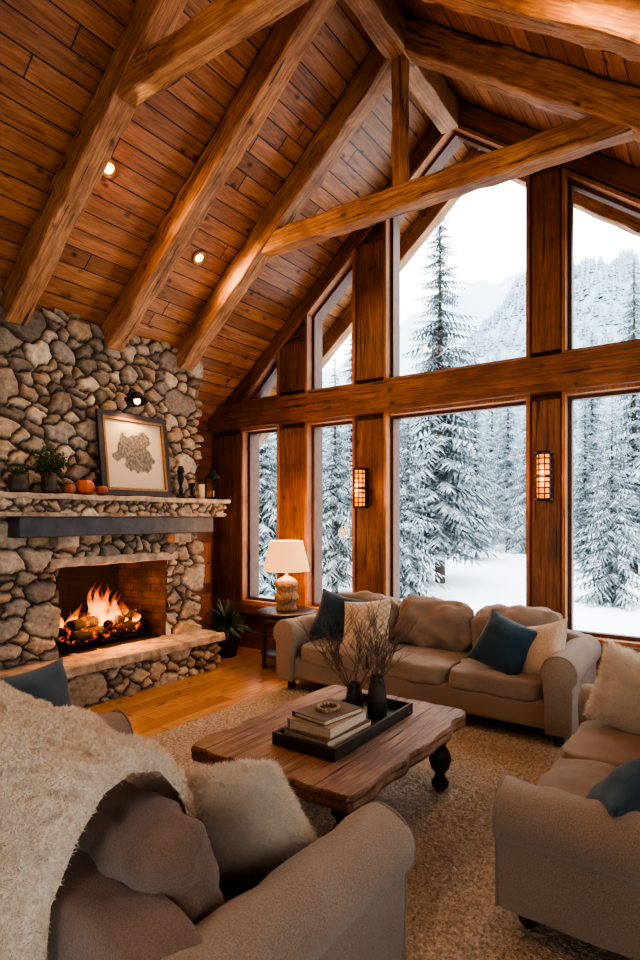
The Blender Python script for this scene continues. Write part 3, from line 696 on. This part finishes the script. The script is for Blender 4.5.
ka=NM('art_print'); v=ka.coord(); ln=ka.a('ShaderNodeVectorMath',operation='LENGTH')
wv=ka.a('ShaderNodeVectorMath',operation='ADD'); nt=ka.a('ShaderNodeTexNoise'); nt.inputs['Scale'].default_value=7; ka.c(v,nt.inputs['Vector'])
sub=ka.a('ShaderNodeVectorMath',operation='SUBTRACT'); ka.c(nt.outputs['Color'],sub.inputs[0]); sub.inputs[1].default_value=(.5,.5,.5)
scl=ka.a('ShaderNodeVectorMath',operation='SCALE'); ka.c(sub.outputs[0],scl.inputs[0]); scl.inputs['Scale'].default_value=.4
ka.c(ka.mapping(v,(0,1,1.0),(0,0,-.02)),wv.inputs[0]); ka.c(scl.outputs[0],wv.inputs[1]); ka.c(wv.outputs[0],ln.inputs[0])
msk=ka.ramp(ln.outputs['Value'],[(.2,1.0),(.215,0.0)])
ink=ka.ramp(ka.noise(v,45,4,.7),[(.35,(.06,.055,.05)),(.65,(.26,.23,.19))])
ka.base(ka.mix(msk,(.5,.42,.31),ink),.8)
box('print',(-.006,0,fh/2),(.01,fw-2*bw,fh-2*bw),ka.m,fr)
pl=empty('picture_light',(-4.72,3.5,2.68)); 
lathe('shade',[(.03,.10),(.045,.095),(.1,0),(.095,0),(.035,.09)],m_black,pl,28,(.16,0,0),(0,R(-15),0))
tube('arm',[(0,0,.05),(.05,0,.13),(.1,0,.14),(.15,0,.09)],.008,m_black,pl); lathe('bulb',[(.001,-.02),(.028,0),(.03,.03),(.001,.05)],M_emit('warm_bulb',(1,.5,.18),6),pl,16,(.16,0,.0))
lathe('plate',[(.035,0),(.035,.015)],m_black,pl,20,(0,0,.05),(0,R(90),0))
l=light('picture_spot','SPOT',(.16,0,-.03),13,(1,.58,.27),pl,shadow_soft_size=.04,spot_size=2.3,spot_blend=.6)
lathe('iron_candlestick',[(.05,0),(.05,.012),(.015,.03),(.024,.08),(.013,.12),(.025,.17),(.036,.2),(.02,.24),(.04,.27),(.03,.31),(.02,.33)],m_black,None,24,(-4.6,4.07,MZ))
lathe('iron_candlestick',[(.045,0),(.045,.012),(.015,.03),(.028,.06),(.013,.1),(.034,.14),(.034,.16)],m_black,None,24,(-4.56,4.19,MZ))
pc=empty('pillar_candle',(-4.58,4.34,MZ)); lathe('wax',[(.03,0),(.032,.01),(.032,.15),(.02,.153),(.001,.148)],m_paper,pc,24); tube('wick',[(0,0,.148),(0,0,.165)],.0015,m_black,pc)
ln_=empty('black_lantern',(-4.58,4.5,MZ))
box('foot',(0,0,.01),(.12,.12,.02),m_black,ln_,.003)
for a in(-1,1):
    for b in(-1,1): box('rod',(a*.048,b*.048,.12),(.01,.01,.21),m_black,ln_)
box('plate',(0,0,.227),(.12,.12,.012),m_black,ln_,.002); lathe('cap',[(.08,.233),(.035,.28),(.025,.30),(.033,.305),(.001,.33)],m_black,ln_,20)
lathe('candle',[(.02,.02),(.02,.09),(.001,.09)],m_paper,ln_,16); tube('ring',[(.022*math.cos(a),0,.345+.022*math.sin(a)) for a in np.linspace(0,6.28,20)],.003,m_black,ln_)
# sconces
m_amb=NM('amber_glass'); cc=m_amb.noise(m_amb.coord(),30,3); m_amb.base((.4,.14,.03),.4); m_amb.c(m_amb.ramp(cc,[(.3,(.6,.1,.008)),(.7,(1,.33,.06))]),m_amb.b.inputs['Emission Color']); m_amb.b.inputs['Emission Strength'].default_value=1.6
def sconce(x,z):
    e=empty('wall_sconce',(x,YN-.10,z)); box('back_plate',(0,.0,0),(.1,.02,.42),m_black,e,.004)
    for s in(-1,1):
        lathe('glass_%d'%s,[(.05,-.085),(.055,-.08),(.055,.08),(.05,.085)],m_amb.m,e,24,(0,-.09,s*.1))
    for zz_ in(-.2,-.15,-.1,-.05,0,.05,.1,.15,.2): tube('band',[(.063*math.cos(a),-.09+.063*math.sin(a),zz_) for a in np.linspace(0,6.28,28)],.006 if abs(zz_) not in(.2,0) else .01,m_black,e)
    for k in range(8):
        a=R(45*k+20); tube('bar',[(.063*math.cos(a),-.09+.063*math.sin(a),-.2),(.063*math.cos(a),-.09+.063*math.sin(a),.2)],.0055,m_black,e,res=1)
    for zz_ in(-.15,.15): tube('bracket',[(0,0,zz_),(0,-.05,zz_)],.01,m_black,e)
    light('sconce_glow','POINT',(0,-.2,0),6,(1,.48,.18),e,shadow_soft_size=.06)
sconce(-3.12,1.90); sconce(-1.28,1.95)
m_bulb=M_emit('downlight_bulb',(1,.42,.1),8); m_ring=M_plain('brass_ring',(.35,.2,.08),.35,.8)
def down(x,y,en=36):
    s=1 if x>RX else -1; an=math.atan(sl(x))*s
    e=empty('recessed_downlight',(x,y,zc(x)-.004)); e.rotation_euler=(0,an,0)
    lathe('trim_ring',[(.075,0),(.075,-.012),(.05,-.014),(.045,0)],m_ring,e,32); lathe('bulb',[(.04,-.001),(.035,-.008),(.001,-.012)],m_bulb,e,20)
    light('spot','SPOT',(0,0,-.05),en,(1,.57,.27),e,shadow_soft_size=.05,spot_size=3.08,spot_blend=.4)
for x,y in((-3.80,2.66),(-4.03,3.79),(-3.8,.9),(-.55,1.0),(-.4,2.9),(-3.6,-.6),(-.6,-1.0)): down(x,y)  # first two are visible fixtures; the rest are added out of view as warm fill
cab=empty('corner_cabinet',(-5.30,4.88,0)); box('body',(0,0,1.05),(.18,.5,1.9),m_trimv,cab,.01)
for i in range(3): box('door_panel_%d'%i,(.095,0,.42+i*.62),(.012,.4,.5),m_wlight,cab,.008); 
for i in range(3): lathe('knob_%d'%i,[(.012,0),(.016,.01),(.001,.02)],m_black,cab,12,(.1,.15,.42+i*.62),(0,R(90),0))
box('plinth',(0,0,.05),(.16,.48,.1),m_dark,cab)
# ---------------------------------------------------------------- exterior
GZ=-.55
X=np.linspace(-120,90,150); Y=np.concatenate([np.linspace(5.7,40,70),np.linspace(41,120,60)]); xx,yy=np.meshgrid(X,Y,indexing='ij')
zz=GZ+.12*np.sin(xx*.5+yy*.3)+.1*np.sin(yy*.7)+.02*np.maximum(0,yy-14)+.0009*np.maximum(0,yy-30)**2
zz=np.where(yy<7.5,GZ,zz)
gr=grid('snow_ground',np.stack([xx,yy,zz],-1),m_snow)
def gz(x,y): return GZ+.12*math.sin(x*.5+y*.3)+.1*math.sin(y*.7)+.02*max(0,y-14)+.0009*max(0,y-30)**2
def haze_tint(k,col,d0,d1,hc=(.40,.47,.53),mx=.92,mn=0.0):  # paints aerial haze into the base colour, stronger with world depth
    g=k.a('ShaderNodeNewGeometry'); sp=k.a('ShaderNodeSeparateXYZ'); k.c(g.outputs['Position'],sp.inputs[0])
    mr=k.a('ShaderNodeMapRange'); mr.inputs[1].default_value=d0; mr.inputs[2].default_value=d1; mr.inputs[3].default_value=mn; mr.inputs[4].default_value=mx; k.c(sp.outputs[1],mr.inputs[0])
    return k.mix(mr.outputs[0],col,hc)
kt=NM('snowy_needles'); g=kt.a('ShaderNodeNewGeometry'); sp=kt.a('ShaderNodeSeparateXYZ'); kt.c(g.outputs['Normal'],sp.inputs[0])
oc=kt.coord(); n_=kt.noise(kt.mapping(oc,(12,12,12)),1.2,4,.7); f=kt.math('ADD',kt.math('MULTIPLY',sp.outputs[2],.7),kt.math('MULTIPLY',kt.math('SUBTRACT',n_,.5),2.4))
fac=kt.ramp(f,[(.36,.04),(.86,.88)])
grn=kt.ramp(kt.noise(oc,30,3),[(.3,(.02,.038,.028)),(.7,(.065,.09,.068))])
cc=kt.mix(fac,grn,(.72,.78,.84)); kt.base(haze_tint(kt,cc,12,60,mn=.04,mx=.85),.9)  # needle and snow colour fades into painted haze with depth
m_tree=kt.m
def tree_mesh(name,seed,wh=46,slim=.14,t0=.08):
    rng=random.Random(seed); vs=[];fs=[];mi=[]
    for i in range(7):
        z=i/6; r=.012*(1-z)+.001
        vs+=[(r*math.cos(a),r*math.sin(a),z) for a in [6.283*q/8 for q in range(8)]]
    for i in range(6):
        for j in range(8): a=i*8+j;b=i*8+(j+1)%8; fs.append((a,b,b+8,a+8)); mi.append(1)
    for w in range(wh):
        t=t0+(.99-t0)*(w/(wh-1))**.95; nb=int(9-3*t); prof=min(1,(t-t0)/.12+.55)
        L0=slim*(1-t)**.75*prof+.008
        for b in range(nb):
            a=6.283*(b+rng.random()*.9)/nb+w*1.3; L=L0*rng.uniform(.5,1.2); zb=t+rng.uniform(-.012,.012)
            d=Vector((math.cos(a),math.sin(a),0)); s=Vector((-d.y,d.x,0)); up0=.35*(t-.45); S=8; pts=[]
            for k in range(S+1):
                q=k/S; pts.append(d*L*q+Vector((0,0,zb+L*(up0*q-.40*q*q+.14*q**4))))
            for k in range(S):
                p=pts[k];n=pts[k+1]; q=k/S; wd=L*.32*(1-q)**.8*(.55 if k==0 else 1)+.003
                for sg in(-1,1):
                    k0=len(vs); tip=p+(n-p)*1.5+s*sg*wd*rng.uniform(.6,1.3)+Vector((0,0,-wd*rng.uniform(.3,1.0)))
                    m_=p+s*sg*wd*.3+(n-p)*.35+Vector((0,0,-wd*.1))
                    vs+=[tuple(p),tuple(p+(n-p)*.75),tuple(tip),tuple(m_)]; fs.append((k0,k0+1,k0+2,k0+3) if sg<0 else (k0,k0+3,k0+2,k0+1)); mi.append(0)
    me=bpy.data.meshes.new(name); me.from_pydata(vs,[],fs); me.update(); me.materials.append(m_tree); me.materials.append(m_bark); me.polygons.foreach_set('material_index',mi)
    return me
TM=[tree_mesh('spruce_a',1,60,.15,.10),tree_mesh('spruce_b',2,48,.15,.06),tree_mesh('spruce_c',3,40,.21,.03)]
def dirp(px): a=(px-320)/580; return (-.5736+.8192*a,.8192+.5736*a)
def tree(px,d,h,k=0,rot=0,sx=1):
    dx_,dy_=dirp(px); x,y=dx_*d,dy_*d; o=bpy.data.objects.new('spruce_tree',TM[k]); o.location=(x,y,gz(x,y)-.05); o.scale=(h*sx,h*sx,h); o.rotation_euler=(0,0,rot); link(o)
for a in [(440,18,11.8,0,0,1.15),(408,15,5.0,2,1),(398,19,6.5,2,2),(475,27,9.5,1,1,1),(508,34,11,0,2),(462,33,9,2,3),(492,40,12,1,4),(528,30,8,2,1),
          (335,17,7,1,3),(312,22,9,0,1),(352,26,11,1,2),(262,17,6.5,2,4),(252,24,10,0,5),(280,26,9,1,1),
          (612,15,5.2,2,2),(585,23,7,1,4),(592,32,12,0,2),(634,21,11.5,1,2,1),(662,30,14,0,3),(700,20,10,1,2),(220,18,9,1,1),(180,22,11,0,2),(760,22,11,0,1)]: tree(*a)
hs=empty('forested_hillside',(0,0,0))
rng=random.Random(21)
for i in range(110):
    px=rng.uniform(60,860); d=rng.uniform(36,68); dx_,dy_=dirp(px); x,y=dx_*d,dy_*d; h=rng.uniform(6,10)
    o=bpy.data.objects.new('forest_spruce_%d'%i,TM[rng.randint(0,2)]); o.location=(x,y,gz(x,y)-.05); o.scale=(h,h,h); o.rotation_euler=(0,0,rng.random()*6); link(o,hs)
rng=random.Random(11); V=[];F=[]
def cone_tree(x,y,z,h,r):
    for L in range(4):
        b=h*(.08+.22*L); rr=r*(1-L*.22); k=len(V); n=7; ph=rng.random()*6
        for j in range(n): q=rr*rng.uniform(.6,1.15); V.append((x+q*math.cos(6.283*j/n+ph),y+q*math.sin(6.283*j/n+ph),z+b-rng.random()*.05*h))
        V.append((x,y,z+min(h,b+h*.38)))
        for j in range(n): F.append((k+j,k+(j+1)%n,k+n))
def hill(x,y):
    r1=38*math.exp(-((x+20)/46)**2)+19+3*math.sin(x*.13)+2*math.sin(x*.31+1)
    s=max(0,min(1,(y-62)/85)); return gz(x,62)*.6+r1*s*s*(3-2*s)*(1+.03*math.sin(x*.5+y*.2))
for i in range(9500):
    y=64+90*rng.random(); x=rng.uniform(-150,60); cone_tree(x,y,hill(x,y)-.5,rng.uniform(1.8,3.6),rng.uniform(.5,.85))
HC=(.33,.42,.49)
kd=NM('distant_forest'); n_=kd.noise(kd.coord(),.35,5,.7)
c=kd.ramp(n_,[(.35,(.08,.13,.14)),(.7,(.24,.31,.35))]); kd.base(haze_tint(kd,c,45,140,HC,.95,.4),1)  # blue-grey haze painted into the forest colour
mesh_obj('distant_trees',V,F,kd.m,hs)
X=np.linspace(-190,110,130); Y=np.linspace(60,165,60); xx,yy=np.meshgrid(X,Y,indexing='ij'); hz=np.vectorize(hill)(xx,yy)
kh=NM('forest_hill'); c=kh.ramp(kh.noise(kh.coord(),.3,5,.7),[(.35,(.16,.22,.25)),(.65,(.42,.49,.55))]); kh.base(haze_tint(kh,c,45,140,HC,.95,.4),1)  # hill colour carries the same painted haze
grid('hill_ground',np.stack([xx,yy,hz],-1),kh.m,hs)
X=np.linspace(-420,200,160); Y=np.linspace(200,400,60); xx,yy=np.meshgrid(X,Y,indexing='ij')
r=38*np.exp(-((xx+85)/110)**2)+88+5*np.sin(xx*.04)+3*np.sin(xx*.11+2)+2*np.sin(xx*.33); s=np.clip((yy-200)/110,0,1); hz=r*s*s*(3-2*s)*(1-.2*np.clip((yy-330)/70,0,1))+3*np.sin(xx*.09+yy*.07)
kp=NM('haze_painted_mountain'); c=kp.ramp(kp.noise(kp.coord(),.05,6,.7),[(.42,(.40,.49,.57)),(.6,(.47,.56,.63))]); kp.base(c,1)  # mist is painted: pale blue tones in the mountain's own colour
grid('snowy_mountain',np.stack([xx,yy,hz],-1),kp.m)
# ---------------------------------------------------------------- world + camera
w=bpy.data.worlds.new('overcast_sky'); bpy.context.scene.world=w; w.use_nodes=True; nt=w.node_tree; bg=nt.nodes['Background']
bg.inputs[0].default_value=(.92,.96,1,1); bg.inputs[1].default_value=4.0
cam=bpy.data.cameras.new('camera'); co=bpy.data.objects.new('camera',cam); COL.objects.link(co); co.location=(0,0,1.6); co.rotation_euler=(R(90),0,R(35))
cam.sensor_fit='VERTICAL'; cam.sensor_height=36; cam.sensor_width=24; cam.lens=580/960*36; cam.shift_y=37/960; cam.clip_start=.02; cam.clip_end=2000
bpy.context.scene.camera=co
sc=bpy.context.scene
try:
    sc.view_settings.view_transform='AgX'; sc.view_settings.look='AgX - High Contrast'; sc.view_settings.exposure=.42
except Exception as ex: print(ex)
